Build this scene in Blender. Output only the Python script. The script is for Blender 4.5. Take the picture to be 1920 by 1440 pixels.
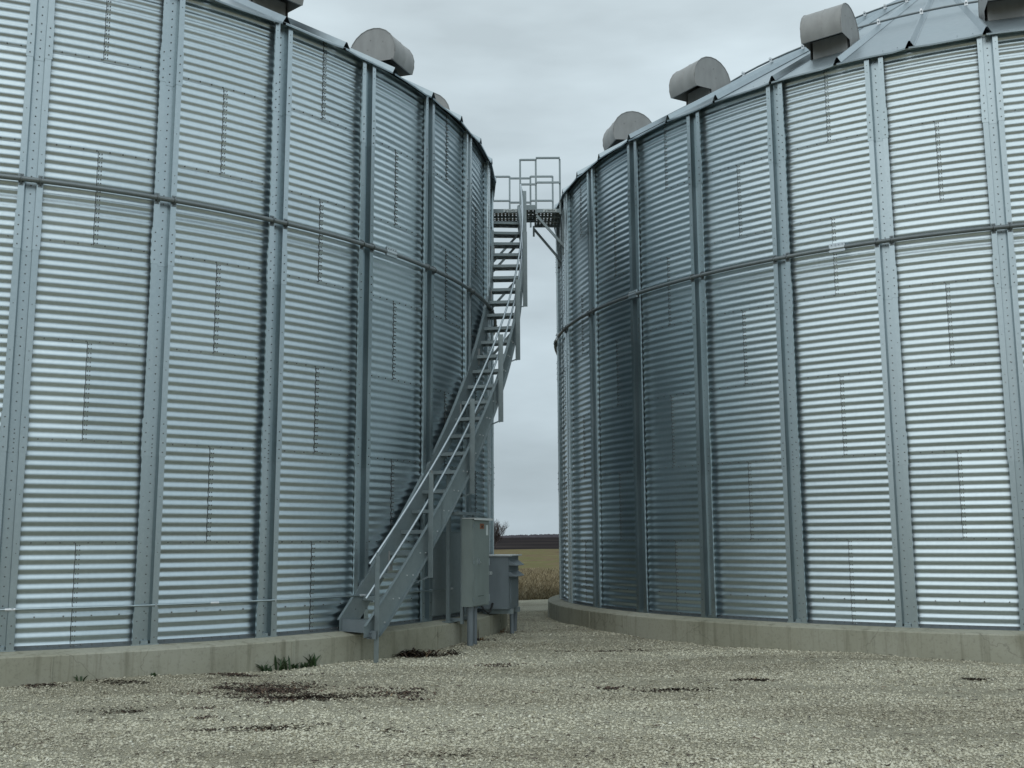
import bpy, math, random
import numpy as np
from mathutils import Vector, Matrix

random.seed(7); rng = np.random.default_rng(7)
for o in list(bpy.data.objects): bpy.data.objects.remove(o)
scene = bpy.context.scene
COL = scene.collection
PI = math.pi
R_ = math.radians

# ------------------------------------------------------------------ camera
ZB = 0.36                       # top of the concrete above the gravel
cam_d = bpy.data.cameras.new('camera'); cam = bpy.data.objects.new('camera', cam_d); COL.objects.link(cam)
cam_d.sensor_width = 36.0; cam_d.lens = 36.0 * 1955.5 / 1920.0
cam_d.clip_start = 0.05; cam_d.clip_end = 6000
pit, rol = 0.15001, 0.00454
right = Vector((1, 0, 0)); up = Vector((0, -math.sin(pit), math.cos(pit))); fwd = Vector((0, math.cos(pit), math.sin(pit)))
r2 = right * math.cos(rol) - up * math.sin(rol); u2 = right * math.sin(rol) + up * math.cos(rol)
M = Matrix((r2, u2, -fwd)).transposed().to_4x4(); M.translation = Vector((0, 0, 1.1109 + ZB))
cam.matrix_world = M
scene.camera = cam

# ------------------------------------------------------------------ world: overcast
w = bpy.data.worlds.new('World'); scene.world = w; w.use_nodes = True
nt = w.node_tree; nt.nodes.clear()
def N(t, tree=None, **kw):
    n = (tree or nt).nodes.new(t)
    for k, v in kw.items(): setattr(n, k, v)
    return n
out = N('ShaderNodeOutputWorld'); bg = N('ShaderNodeBackground'); bg.inputs['Strength'].default_value = 0.1
sky = N('ShaderNodeTexSky', sky_type='NISHITA', sun_disc=False)
SUN_EL, SUN_AZ = R_(48), R_(205)
sky.sun_elevation = SUN_EL; sky.sun_rotation = SUN_AZ; sky.air_density = 1.0; sky.dust_density = 3.0
tc = N('ShaderNodeTexCoord')
sep = N('ShaderNodeSeparateXYZ'); nt.links.new(tc.outputs['Generated'], sep.inputs[0])
ramp = N('ShaderNodeValToRGB'); nt.links.new(sep.outputs['Z'], ramp.inputs[0])
e = ramp.color_ramp.elements
e[0].position = 0.0; e[0].color = (0.42, 0.505, 0.555, 1)
e[1].position = 0.95; e[1].color = (0.72, 0.82, 0.86, 1)
e2 = ramp.color_ramp.elements.new(0.30); e2.color = (0.585, 0.692, 0.745, 1)
mp = N('ShaderNodeMapping'); mp.inputs['Scale'].default_value = (1.6, 1.6, 5.5); nt.links.new(tc.outputs['Generated'], mp.inputs[0])
nz = N('ShaderNodeTexNoise'); nz.inputs['Scale'].default_value = 1.7; nz.inputs['Detail'].default_value = 5; nz.inputs['Roughness'].default_value = 0.52
nt.links.new(mp.outputs[0], nz.inputs['Vector'])
mr = N('ShaderNodeMapRange'); mr.inputs[1].default_value = 0.3; mr.inputs[2].default_value = 0.7; mr.inputs[3].default_value = 7.9; mr.inputs[4].default_value = 12.0
nt.links.new(nz.outputs['Fac'], mr.inputs[0])
vm = N('ShaderNodeVectorMath', operation='SCALE'); nt.links.new(ramp.outputs[0], vm.inputs[0]); nt.links.new(mr.outputs[0], vm.inputs['Scale'])
mixc = N('ShaderNodeMix', data_type='RGBA'); mixc.inputs[0].default_value = 0.95
nt.links.new(sky.outputs[0], mixc.inputs[6]); nt.links.new(vm.outputs[0], mixc.inputs[7])
nt.links.new(mixc.outputs[2], bg.inputs['Color']); nt.links.new(bg.outputs[0], out.inputs[0])

sd = bpy.data.lights.new('sun', 'SUN'); sd.energy = 0.5; sd.angle = R_(80); sd.color = (1.0, 0.97, 0.92)
so = bpy.data.objects.new('sun', sd); COL.objects.link(so)
sdir = Vector((math.sin(SUN_AZ) * math.cos(SUN_EL), math.cos(SUN_AZ) * math.cos(SUN_EL), math.sin(SUN_EL)))
so.rotation_euler = sdir.to_track_quat('Z', 'Y').to_euler(); so.location = (0, -5, 30)

vs = scene.view_settings; vs.view_transform = 'Standard'; vs.look = 'None'; vs.gamma = 1.0; vs.use_curve_mapping = False; vs.exposure = 0.12
scene.render.engine = 'CYCLES'

# ------------------------------------------------------------------ materials
MATS = {}
def mat(name): 
    m = bpy.data.materials.new(name); m.use_nodes = True; MATS[name] = m
    b = m.node_tree.nodes['Principled BSDF']
    return m, m.node_tree, b
def coords(t, kind='Object', scale=(1, 1, 1)):
    c = t.nodes.new('ShaderNodeTexCoord'); mpn = t.nodes.new('ShaderNodeMapping'); mpn.inputs['Scale'].default_value = scale
    t.links.new(c.outputs[kind], mpn.inputs[0]); return mpn.outputs[0]
def noise(t, vec, scale, detail=4, rough=0.55):
    n = t.nodes.new('ShaderNodeTexNoise'); n.inputs['Scale'].default_value = scale; n.inputs['Detail'].default_value = detail; n.inputs['Roughness'].default_value = rough
    if vec is not None: t.links.new(vec, n.inputs['Vector'])
    return n.outputs['Fac']
def rampn(t, fac, stops):
    r = t.nodes.new('ShaderNodeValToRGB'); el = r.color_ramp.elements
    while len(el) < len(stops): el.new(0.5)
    for i, (p, c) in enumerate(stops): el[i].position = p; el[i].color = (*c, 1) if len(c) == 3 else c
    t.links.new(fac, r.inputs[0]); return r.outputs[0]
def maprange(t, fac, a, b, c, d):
    r = t.nodes.new('ShaderNodeMapRange'); r.inputs[1].default_value = a; r.inputs[2].default_value = b; r.inputs[3].default_value = c; r.inputs[4].default_value = d
    t.links.new(fac, r.inputs[0]); return r.outputs[0]
def mixcol(t, fac, a, b, blend='MIX'):
    m = t.nodes.new('ShaderNodeMix'); m.data_type = 'RGBA'; m.blend_type = blend
    for s, v in ((0, fac), (6, a), (7, b)):
        if hasattr(v, 'is_output'): t.links.new(v, m.inputs[s])
        else: m.inputs[s].default_value = v if s == 0 else (*v, 1)
    return m.outputs[2]
def bump(t, b, h, strength, dist):
    n = t.nodes.new('ShaderNodeBump'); n.inputs['Strength'].default_value = strength; n.inputs['Distance'].default_value = dist
    t.links.new(h, n.inputs['Height']); t.links.new(n.outputs[0], b.inputs['Normal'])

def steel(name, dark, light, rough, metallic=1.0, spangle=18.0, wav=0.0, rvar=0.1):
    m, t, b = mat(name)
    v = coords(t)
    sp = noise(t, v, spangle, 3); big = noise(t, v, 0.9, 4)
    oi = t.nodes.new('ShaderNodeObjectInfo')
    ad = t.nodes.new('ShaderNodeMath'); ad.operation = 'MULTIPLY_ADD'; ad.inputs[1].default_value = 0.45; ad.inputs[2].default_value = -0.1
    t.links.new(sp, ad.inputs[0])
    ad2 = t.nodes.new('ShaderNodeMath'); ad2.operation = 'MULTIPLY_ADD'; ad2.inputs[1].default_value = 0.5; t.links.new(big, ad2.inputs[0]); t.links.new(ad.outputs[0], ad2.inputs[2])
    ad3 = t.nodes.new('ShaderNodeMath'); ad3.operation = 'MULTIPLY_ADD'; ad3.inputs[1].default_value = 0.42; t.links.new(oi.outputs['Random'], ad3.inputs[0]); t.links.new(ad2.outputs[0], ad3.inputs[2])
    col = rampn(t, ad3.outputs[0], [(0.2, dark), (0.85, light)])
    t.links.new(col, b.inputs['Base Color'])
    b.inputs['Metallic'].default_value = metallic
    t.links.new(maprange(t, big, 0.3, 0.7, rough - rvar / 2, rough + rvar / 2), b.inputs['Roughness'])
    if wav:
        vv = coords(t, scale=(1.3, 1.3, 2.2))
        bump(t, b, noise(t, vv, 1.6, 2, 0.4), 1.0, wav)
    return m
steel('galvanised_sheet', (0.43, 0.505, 0.54), (0.60, 0.685, 0.72), 0.36, 1.0, 22, wav=0.0035, rvar=0.08)
steel('galvanised_rib', (0.335, 0.40, 0.42), (0.47, 0.54, 0.565), 0.33, 0.95, 30)
steel('galvanised_roof', (0.29, 0.35, 0.385), (0.43, 0.50, 0.535), 0.38, 0.95, 10, wav=0.004)
steel('dark_pipe', (0.15, 0.17, 0.18), (0.24, 0.27, 0.28), 0.5, 0.7)
steel('stair_steel', (0.22, 0.265, 0.275), (0.33, 0.385, 0.40), 0.52, 0.6, 14)
steel('rail_steel', (0.42, 0.47, 0.50), (0.6, 0.65, 0.68), 0.36, 0.95)
steel('bolt_steel', (0.10, 0.105, 0.105), (0.26, 0.27, 0.26), 0.5, 0.7, 60)
steel('white_zinc', (0.6, 0.63, 0.65), (0.8, 0.82, 0.84), 0.4, 0.6, 40)
def paint(name, c, rough=0.5, var=0.12, metallic=0.0, streak=True):
    m, t, b = mat(name)
    v = coords(t, scale=(1, 1, 0.35) if streak else (1, 1, 1)); n = noise(t, v, 7, 5)
    d = tuple(x * (1 - var) for x in c); l = tuple(x * (1 + var) for x in c)
    t.links.new(rampn(t, n, [(0.3, d), (0.7, l)]), b.inputs['Base Color'])
    b.inputs['Roughness'].default_value = rough; b.inputs['Metallic'].default_value = metallic
    return m
paint('vent_grey', (0.335, 0.338, 0.332), 0.55, 0.12, 0.1)
paint('cabinet_grey', (0.225, 0.268, 0.258), 0.5, 0.10)
paint('transformer_grey', (0.185, 0.220, 0.240), 0.5, 0.10)
paint('lid_pale', (0.62, 0.66, 0.66), 0.4, 0.06)
paint('label_white', (0.62, 0.68, 0.68), 0.5, 0.05)
paint('label_orange', (0.30, 0.115, 0.05), 0.5, 0.2)
paint('pvc_grey', (0.17, 0.20, 0.22), 0.45, 0.12)
paint('matte_black', (0.018, 0.02, 0.02), 0.7, 0.2)
paint('print_dark', (0.02, 0.04, 0.045), 0.6, 0.1)
paint('bark_grey', (0.085, 0.066, 0.064), 0.9, 0.3)
paint('weed_green', (0.030, 0.062, 0.020), 0.6, 0.45)
paint('weed_dry', (0.20, 0.12, 0.055), 0.8, 0.35)

# concrete
m, t, b = mat('concrete')
v = coords(t); big = noise(t, v, 0.55, 5, 0.6); fine = noise(t, v, 26, 6, 0.7)
vst = coords(t, scale=(7.0, 7.0, 0.45)); st = noise(t, vst, 1.1, 5, 0.65)
c1 = rampn(t, big, [(0.3, (0.24, 0.235, 0.17)), (0.5, (0.35, 0.343, 0.27)), (0.7, (0.43, 0.425, 0.355))])
c2 = mixcol(t, rampn(t, st, [(0.52, (0, 0, 0)), (0.70, (0.55, 0.55, 0.55))]), c1, (0.135, 0.128, 0.085))
c3 = mixcol(t, rampn(t, fine, [(0.30, (0.35, 0.35, 0.35)), (0.48, (0, 0, 0))]), c2, (0.12, 0.12, 0.10))
vc = t.nodes.new('ShaderNodeTexVoronoi'); vc.feature = 'DISTANCE_TO_EDGE'; vc.inputs['Scale'].default_value = 0.42
dn = t.nodes.new('ShaderNodeTexNoise'); dn.inputs['Scale'].default_value = 2.2; dn.inputs['Detail'].default_value = 6; t.links.new(v, dn.inputs['Vector'])
vadd = t.nodes.new('ShaderNodeVectorMath'); vadd.operation = 'MULTIPLY_ADD'; vadd.inputs[1].default_value = (0.7, 0.7, 0.7)
t.links.new(dn.outputs['Color'], vadd.inputs[0]); t.links.new(v, vadd.inputs[2]); t.links.new(vadd.outputs[0], vc.inputs['Vector'])
crk = rampn(t, vc.outputs['Distance'], [(0.0, (0.35, 0.35, 0.35)), (0.0025, (0, 0, 0))])
c4 = mixcol(t, crk, c3, (0.06, 0.06, 0.045))
t.links.new(c4, b.inputs['Base Color']); b.inputs['Roughness'].default_value = 0.9; bump(t, b, fine, 0.5, 0.004)

# gravel sheet
m, t, b = mat('gravel_sheet')
v = coords(t)
vo = t.nodes.new('ShaderNodeTexVoronoi'); vo.inputs['Scale'].default_value = 120; t.links.new(v, vo.inputs['Vector'])
big = noise(t, coords(t, scale=(0.30, 1.0, 1)), 0.62, 5, 0.62); mid = noise(t, v, 16, 6, 0.75)
bw = t.nodes.new('ShaderNodeRGBToBW'); t.links.new(vo.outputs['Color'], bw.inputs[0])
base = rampn(t, bw.outputs[0], [(0.15, (0.40, 0.375, 0.265)), (0.5, (0.58, 0.55, 0.42)), (0.9, (0.72, 0.69, 0.56))])
dirt = mixcol(t, rampn(t, big, [(0.43, (0, 0, 0)), (0.60, (0.6, 0.6, 0.6))]), base, (0.26, 0.23, 0.155))
dirt2 = mixcol(t, rampn(t, mid, [(0.30, (0.6, 0.6, 0.6)), (0.46, (0, 0, 0))]), dirt, (0.13, 0.115, 0.085))
t.links.new(dirt2, b.inputs['Base Color']); b.inputs['Roughness'].default_value = 0.95
bump(t, b, vo.outputs['Distance'], 0.9, 0.02)
# loose stones
m, t, b = mat('gravel_stone')
at = t.nodes.new('ShaderNodeAttribute'); at.attribute_name = 'tone'
geo = t.nodes.new('ShaderNodeNewGeometry')
bigp = t.nodes.new('ShaderNodeMapping'); bigp.inputs['Scale'].default_value = (0.30, 1.0, 1); t.links.new(geo.outputs['Position'], bigp.inputs[0])
big = noise(t, bigp.outputs[0], 0.62, 5, 0.62)
sc = rampn(t, at.outputs['Fac'], [(0.0, (0.09, 0.075, 0.055)), (0.12, (0.36, 0.33, 0.23)), (0.5, (0.64, 0.61, 0.475)), (0.85, (0.74, 0.71, 0.575)), (1.0, (0.84, 0.82, 0.70))])
sc2 = mixcol(t, rampn(t, big, [(0.43, (0, 0, 0)), (0.60, (0.5, 0.5, 0.5))]), sc, (0.27, 0.24, 0.17))
t.links.new(sc2, b.inputs['Base Color']); b.inputs['Roughness'].default_value = 0.9
# debris
m, t, b = mat('corn_debris')
at = t.nodes.new('ShaderNodeAttribute'); at.attribute_name = 'tone'
t.links.new(rampn(t, at.outputs['Fac'], [(0.0, (0.020, 0.016, 0.013)), (0.6, (0.070, 0.048, 0.036)), (0.9, (0.14, 0.09, 0.06)), (1.0, (0.38, 0.29, 0.17))]), b.inputs['Base Color']); b.inputs['Roughness'].default_value = 0.9
# field
m, t, b = mat('field_ground')
v = coords(t); s = t.nodes.new('ShaderNodeSeparateXYZ'); t.links.new(v, s.inputs[0])
wob = noise(t, coords(t, scale=(0.02, 0.05, 1)), 1.0, 4)
yy = t.nodes.new('ShaderNodeMath'); yy.operation = 'MULTIPLY_ADD'; yy.inputs[1].default_value = 26.0; t.links.new(wob, yy.inputs[0]); t.links.new(s.outputs['Y'], yy.inputs[2])
streak = noise(t, coords(t, scale=(0.22, 0.10, 1)), 1.0, 7, 0.7); fine = noise(t, v, 3.0, 5, 0.7)
grass = rampn(t, streak, [(0.34, (0.115, 0.088, 0.058)), (0.46, (0.185, 0.148, 0.092)), (0.56, (0.150, 0.145, 0.070)), (0.70, (0.25, 0.22, 0.13))])
stub = rampn(t, fine, [(0.3, (0.10, 0.078, 0.045)), (0.6, (0.27, 0.22, 0.135))])
soil = rampn(t, noise(t, coords(t, scale=(0.03, 0.02, 1)), 1.0, 6, 0.7), [(0.35, (0.024, 0.022, 0.024)), (0.7, (0.056, 0.048, 0.046))])
a1 = mixcol(t, maprange(t, yy.outputs[0], 58, 72, 0, 1), stub, grass)
a2 = mixcol(t, maprange(t, yy.outputs[0], 214, 217, 0, 1), a1, soil)
t.links.new(a2, b.inputs['Base Color']); b.inputs['Roughness'].default_value = 1.0; b.inputs['Specular IOR Level'].default_value = 0.0
m, t, b = mat('dry_grass')
at = t.nodes.new('ShaderNodeAttribute'); at.attribute_name = 'tone'
t.links.new(rampn(t, at.outputs['Fac'], [(0.0, (0.07, 0.055, 0.03)), (0.5, (0.25, 0.20, 0.115)), (1.0, (0.52, 0.45, 0.31))]), b.inputs['Base Color']); b.inputs['Roughness'].default_value = 0.9
paint('far_wood', (0.085, 0.078, 0.09), 1.0, 0.3, 0, False)

# ------------------------------------------------------------------ mesh helpers
class MB:
    def __init__(s): s.v = []; s.f = []; s.sm = []
    def add(s, vs, fs, smooth=False):
        o = len(s.v); s.v += [tuple(p) for p in vs]; s.f += [tuple(i + o for i in f) for f in fs]; s.sm += [smooth] * len(fs)
    def box(s, c, size, bx=None):
        c = Vector(c); X, Y, Z = bx or (Vector((1, 0, 0)), Vector((0, 1, 0)), Vector((0, 0, 1)))
        hx, hy, hz = size[0] / 2, size[1] / 2, size[2] / 2
        vs = [c + X * (a * hx) + Y * (b_ * hy) + Z * (d * hz) for d in (-1, 1) for b_ in (-1, 1) for a in (-1, 1)]
        s.add(vs, [(0, 2, 3, 1), (4, 5, 7, 6), (0, 1, 5, 4), (2, 6, 7, 3), (0, 4, 6, 2), (1, 3, 7, 5)])
    def bar(s, a, b_, wd, th, ref=(0, 0, 1)):
        a, b_ = Vector(a), Vector(b_); d = b_ - a; L = d.length; d.normalize(); r = Vector(ref)
        x = d.cross(r)
        if x.length < 1e-4: x = d.cross(Vector((1, 0, 0)))
        x.normalize(); y = x.cross(d)
        s.box((a + b_) / 2, (wd, th, L), (x, y, d))
    def tube(s, path, r, n=8, cap=True):
        P = [Vector(p) for p in path]; rings = []
        ref = Vector((0, 0, 1))
        for i, p in enumerate(P):
            d = (P[min(i + 1, len(P) - 1)] - P[max(i - 1, 0)]).normalized()
            x = d.cross(ref)
            if x.length < 1e-3: x = d.cross(Vector((1, 0, 0)))
            x.normalize(); y = x.cross(d).normalized()
            rr = r[i] if isinstance(r, (list, tuple)) else r
            rings.append([p + x * (rr * math.cos(2 * PI * k / n)) + y * (rr * math.sin(2 * PI * k / n)) for k in range(n)])
        vs = [q for rg in rings for q in rg]; fs = []
        for i in range(len(P) - 1):
            for k in range(n): fs.append((i * n + k, i * n + (k + 1) % n, (i + 1) * n + (k + 1) % n, (i + 1) * n + k))
        s.add(vs, fs, True)
        if cap: s.add(rings[0], [tuple(range(n))]); s.add(rings[-1], [tuple(range(n))[::-1]])
    def lathe(s, prof, n, t0=0.0, t1=2 * PI, smooth=True):
        full = abs(t1 - t0 - 2 * PI) < 1e-6; m_ = n if full else n + 1
        vs = []
        for k in range(m_):
            th = t0 + (t1 - t0) * k / n
            vs += [(r * math.sin(th), -r * math.cos(th), z) for r, z in prof]
        L = len(prof); fs = []
        for k in range(n):
            k2 = (k + 1) % m_
            for i in range(L - 1): fs.append((k * L + i, k2 * L + i, k2 * L + i + 1, k * L + i + 1))
        s.add(vs, fs, smooth)
    def prism(s, poly, fn, a, b_):          # poly 2D, fn(u, v, w) -> point
        n = len(poly); vs = [fn(u, v_, a) for u, v_ in poly] + [fn(u, v_, b_) for u, v_ in poly]
        s.add(vs, [tuple(range(n))[::-1], tuple(range(n, 2 * n))] + [(i, (i + 1) % n, n + (i + 1) % n, n + i) for i in range(n)])
    def mesh(s, name, m_):
        me = bpy.data.meshes.new(name); me.from_pydata(s.v, [], s.f); me.materials.append(MATS[m_])
        me.polygons.foreach_set('use_smooth', s.sm); me.update(); return me
def link(name, me, parent=None, loc=(0, 0, 0), rz=0.0):
    o = bpy.data.objects.new(name, me); COL.objects.link(o); o.parent = parent; o.location = loc; o.rotation_euler = (0, 0, rz); return o
def build(mb, name, m_, parent=None, **k): return link(name, mb.mesh(name, m_), parent, **k)
def tag(o, label, cat, group=None):
    o['label'] = label; o['category'] = cat
    if group: o['group'] = group
    return o
def empty(name, loc, label, cat, group=None):
    o = bpy.data.objects.new(name, None); COL.objects.link(o); o.location = loc; o.empty_display_size = 0.2; return tag(o, label, cat, group)
def pol(r, th, z): return Vector((r * math.sin(th), -r * math.cos(th), z))
def er(th): return Vector((math.sin(th), -math.cos(th), 0))
def et(th): return Vector((math.cos(th), math.sin(th), 0))
UZ = Vector((0, 0, 1))
def bolt(mb, c, nrm, r=0.009, h=0.011):
    nrm = Vector(nrm).normalized(); x = nrm.cross(UZ)
    if x.length < 1e-3: x = nrm.cross(Vector((1, 0, 0)))
    x.normalize(); y = nrm.cross(x); c = Vector(c)
    a = [c + (x * math.cos(k * PI / 3) + y * math.sin(k * PI / 3)) * r for k in range(6)]
    t_ = [c + nrm * h + (x * math.cos(k * PI / 3) + y * math.sin(k * PI / 3)) * r * 0.72 for k in range(6)]
    mb.add(a + t_, [(k, (k + 1) % 6, 6 + (k + 1) % 6, 6 + k) for k in range(6)] + [(6, 7, 8, 9, 10, 11)])
def fast_mesh(name, V, F, m_, tone=None):
    me = bpy.data.meshes.new(name); nv, nf = len(V), len(F); k = F.shape[1]
    me.vertices.add(nv); me.vertices.foreach_set('co', V.astype(np.float32).ravel())
    me.loops.add(nf * k); me.loops.foreach_set('vertex_index', F.astype(np.int32).ravel())
    me.polygons.add(nf); me.polygons.foreach_set('loop_start', np.arange(0, nf * k, k, dtype=np.int32)); me.polygons.foreach_set('loop_total', np.full(nf, k, dtype=np.int32))
    if tone is not None:
        a = me.attributes.new('tone', 'FLOAT', 'POINT'); a.data.foreach_set('value', tone.astype(np.float32))
    me.materials.append(MATS[m_]); me.update(); me.validate(); return me

# ------------------------------------------------------------------ ground
CL, CR = (-8.61541, 18.72981), (9.20424, 20.84477)
PH = {'L': 0.40683, 'R': -1.57271}; FR = {'L': 0.4757, 'R': 0.5046}
RB = 36 * 1.4287 / (2 * PI); AMP = 0.0072; PITCH = 0.1016; RING = PITCH * 11; ST = PI / 18
TS = math.tan(R_(32)); ZE = ZB + 7.86
def gh(x, y):                           # height of the gravel
    x = np.asarray(x, float); y = np.asarray(y, float)
    h = 0.012 * np.sin(x * 0.9 + 1.3) * np.cos(y * 0.7) + 0.010 * np.sin(x * 2.1 + y * 1.4) + 0.006 * np.sin(3.7 * x - 2.9 * y)
    dl = np.hypot(x - CL[0], y - CL[1]) - (RB + .33)
    dr = np.hypot(x - CR[0], y - CR[1]) - (RB + .33)
    h = h + 0.035 * np.exp(-np.clip(dl, 0, None) / 0.7) * (0.6 + 0.8 * np.sin(x * 1.1 + 0.5)) + 0.02 * np.exp(-np.clip(dr, 0, None) / 0.5) * (0.3 + np.sin(x * 1.7))
    return h
xs = np.arange(-24, 24.01, 0.2); ys = np.arange(-3, 27.21, 0.2)
X, Y = np.meshgrid(xs, ys); Z = gh(X, Y)
edge = 0.45 * np.sin(X * 1.3) + 0.2 * np.sin(X * 3.7 + 1); Yd = Y + np.where(Y > 26.5, edge * 0.6, 0)
Z = np.where(Y > 26.9, Z - 0.04, Z)
V = np.stack([X, Yd, Z], -1).reshape(-1, 3); nx, ny = len(xs), len(ys)
i = (np.arange(ny - 1)[:, None] * nx + np.arange(nx - 1)[None, :]).ravel()
o = link('gravel_yard', fast_mesh('gravel_yard', V, np.stack([i, i + 1, i + nx + 1, i + nx], 1), 'gravel_sheet')); o['kind'] = 'structure'
o.data.polygons.foreach_set('use_smooth', [True] * len(o.data.polygons))

xs = np.concatenate([np.linspace(-2500, -60, 30), np.linspace(-50, 50, 41), np.linspace(60, 2500, 30)])
ys = np.concatenate([np.linspace(-2500, -30, 30), np.linspace(-20, 60, 21), np.linspace(70, 400, 60), np.linspace(420, 2600, 60)])
X, Y = np.meshgrid(xs, ys); D = np.hypot(X, Y)
Z = -0.045 + np.clip((D - 205) / 600, 0, 1) ** 1.0 * 4.6 + np.where((D > 30) & (D < 205), 0.04 * np.sin(X * 0.35) * np.sin(Y * 0.2), 0) 
Z = np.where(D > 190, Z + 0.10 * np.sin(X * 0.05 + 0.6), Z)
V = np.stack([X, Y, Z], -1).reshape(-1, 3); nx, ny = len(xs), len(ys)
i = (np.arange(ny - 1)[:, None] * nx + np.arange(nx - 1)[None, :]).ravel()
o = link('field', fast_mesh('field', V, np.stack([i, i + 1, i + nx + 1, i + nx], 1), 'field_ground')); o['kind'] = 'structure'
o.data.polygons.foreach_set('use_smooth', [True] * len(o.data.polygons))

# ------------------------------------------------------------------ grain bins
def rw(z): return RB + AMP * math.sin(2 * PI * z / PITCH)
LAPA = 0.055 / RB
def sheet_mesh():
    mb = MB(); nz_ = 8 * 11 + 1; na = 11
    ang = [-ST - LAPA] + [-ST + 2 * ST * k / (na - 1) for k in range(na)]
    vs = []
    for j in range(nz_ + 2):
        z = -0.022 + (j * 0.011 if j < 2 else 0.022) + max(j - 2, 0) * PITCH / 8
        lap = 0.0035 * max(0, 1 - (z + 0.022) / 0.05)
        for k, a in enumerate(ang):
            off = lap + (0.0040 if k == 0 else (0.0040 if k == 1 else (0.002 if k == 2 else 0.0)))
            vs.append(pol(rw(z) + off, a, z))
    n = len(ang)
    fs = [(j * n + k, j * n + k + 1, (j + 1) * n + k + 1, (j + 1) * n + k) for j in range(nz_ + 1) for k in range(n - 1)]
    mb.add(vs, fs, True); return mb.mesh('wall_sheet', 'galvanised_sheet')
def seam_strip_mesh():  # thin wavy black strip along the lapped edge of each sheet
    mb = MB(); vs = []; n = 8 * 11
    for j in range(n + 1):
        z = j * PITCH / 8; a0 = -ST - LAPA; r = rw(z)
        wv = 0.0016 * math.sin(z * 21) + 0.0012 * math.sin(z * 47 + 1)
        for da, dr in ((-0.005 + wv, 0.001), (-0.0035 + wv, 0.0055), (0.0005 + wv, 0.0065), (0.002 + wv, 0.003)):
            vs.append(pol(r + dr, a0 + da / RB, z))
    mb.add(vs, [(j * 4 + k, j * 4 + k + 1, (j + 1) * 4 + k + 1, (j + 1) * 4 + k) for j in range(n) for k in range(3)])
    return mb.mesh('seam_strip', 'matte_black')
def sheet_bolts(base=False):
    mb = MB()
    for j in range(22):
        z = (j + 0.5) * PITCH / 2
        for q in (0.014, 0.040):
            a = -ST - LAPA + q / RB; bolt(mb, pol(rw(z) + 0.004, a, z), er(a), 0.0085, 0.011)
    rows = [(0.0, 20)]
    if base: rows = [(0.030, 26), (0.335, 10)]
    for z, n in rows:
        for k in range(n):
            a = -ST + 2 * ST * (k + 0.5) / n; bolt(mb, pol(rw(z) + 0.003, a, z + 0.004), er(a), 0.0095, 0.012)
    return mb.mesh('bolts', 'bolt_steel')
SH, SEAM_STRIP, SB, SBB = sheet_mesh(), seam_strip_mesh(), sheet_bolts(), sheet_bolts(True)

W0 = RB + AMP + 0.003; DEP = 0.085
def hat(g, fw):          # closed hat profile: g grows it outward
    line = [(-fw, DEP - 0.020), (-fw, DEP), (-0.064, DEP), (-0.051, 0), (0.051, 0), (0.064, DEP), (fw, DEP), (fw, DEP - 0.020)]
    th = 0.0035
    def off(d):
        res = []
        for i_, (x, y) in enumerate(line):
            nn = Vector((0, 0))
            for (a, b_) in ((i_ - 1, i_), (i_, i_ + 1)):
                if a < 0 or b_ >= len(line): continue
                t_ = Vector((line[b_][0] - line[a][0], line[b_][1] - line[a][1])).normalized(); nn += Vector((-t_.y, t_.x))
            nn.normalize(); res.append((x + nn.x * d, y + nn.y * d))
        return res
    outer = off(g + th); inner = off(g); return outer + inner[::-1]
P0, P1 = hat(0.0, 0.124), hat(0.004, 0.130)
def rib_pieces(z0, z1, sleeve):
    mb = MB()
    def seg(prof, a, b_): mb.prism(prof, lambda u, v_, w_: Vector((u, -(W0 + v_), w_)), a, b_)
    if sleeve: seg(P1, z0, z0 + 0.43); seg(P0, z0 + 0.43, z1)
    else: seg(P1, z0, z0 + 0.34); seg(P0, z0 + 0.34, z1)
    mb2 = MB(); z = z0 + 0.045
    while z < z1 - 0.02:
        bolt(mb2, (0.0, -(W0 + 0.004), z), (0, -1, 0), 0.0085, 0.010); z += PITCH
    if sleeve:
        for q in range(4):
            for sx in (-1, 1): bolt(mb2, (sx * 0.097, -(W0 + DEP + 0.006), z0 + 0.05 + q * 0.108), (0, -1, 0), 0.0085, 0.010)
    else:
        for q in (0.07, 0.25):
            for sx in (-1, 1): bolt(mb2, (sx * 0.097, -(W0 + DEP + 0.003), z0 + q), (0, -1, 0), 0.009, 0.010)
    zz = z0 + 1.0
    for q in (0, 0.10, 0.62):
        for sx in (-1, 1):
            if zz + q < z1 - 0.1: bolt(mb2, (sx * 0.094, -(W0 + DEP + 0.002), zz + q), (0, -1, 0), 0.006, 0.006)
    return mb.mesh('stiffener', 'galvanised_rib'), mb2.mesh('bolts', 'bolt_steel')
RTOP = 7.775
RIBS = [rib_pieces(ZB + 0.012, ZB + 2 * RING + 0.1, False), rib_pieces(ZB + 2 * RING - 0.15, ZB + 4 * RING + 0.1, True),
        rib_pieces(ZB + 4 * RING - 0.15, ZB + 6 * RING + 0.1, True), rib_pieces(ZB + 6 * RING - 0.15, ZB + RTOP, True)]
def base_plate_mesh():
    mb = MB(); mb.box((0, -(W0 + 0.035), ZB + 0.007), (0.30, 0.11, 0.014)); mb.box((0, -(W0 + 0.035), ZB + 0.03), (0.08, 0.05, 0.03))
    return mb.mesh('base_plate', 'galvanised_rib')
BPL = base_plate_mesh()

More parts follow.
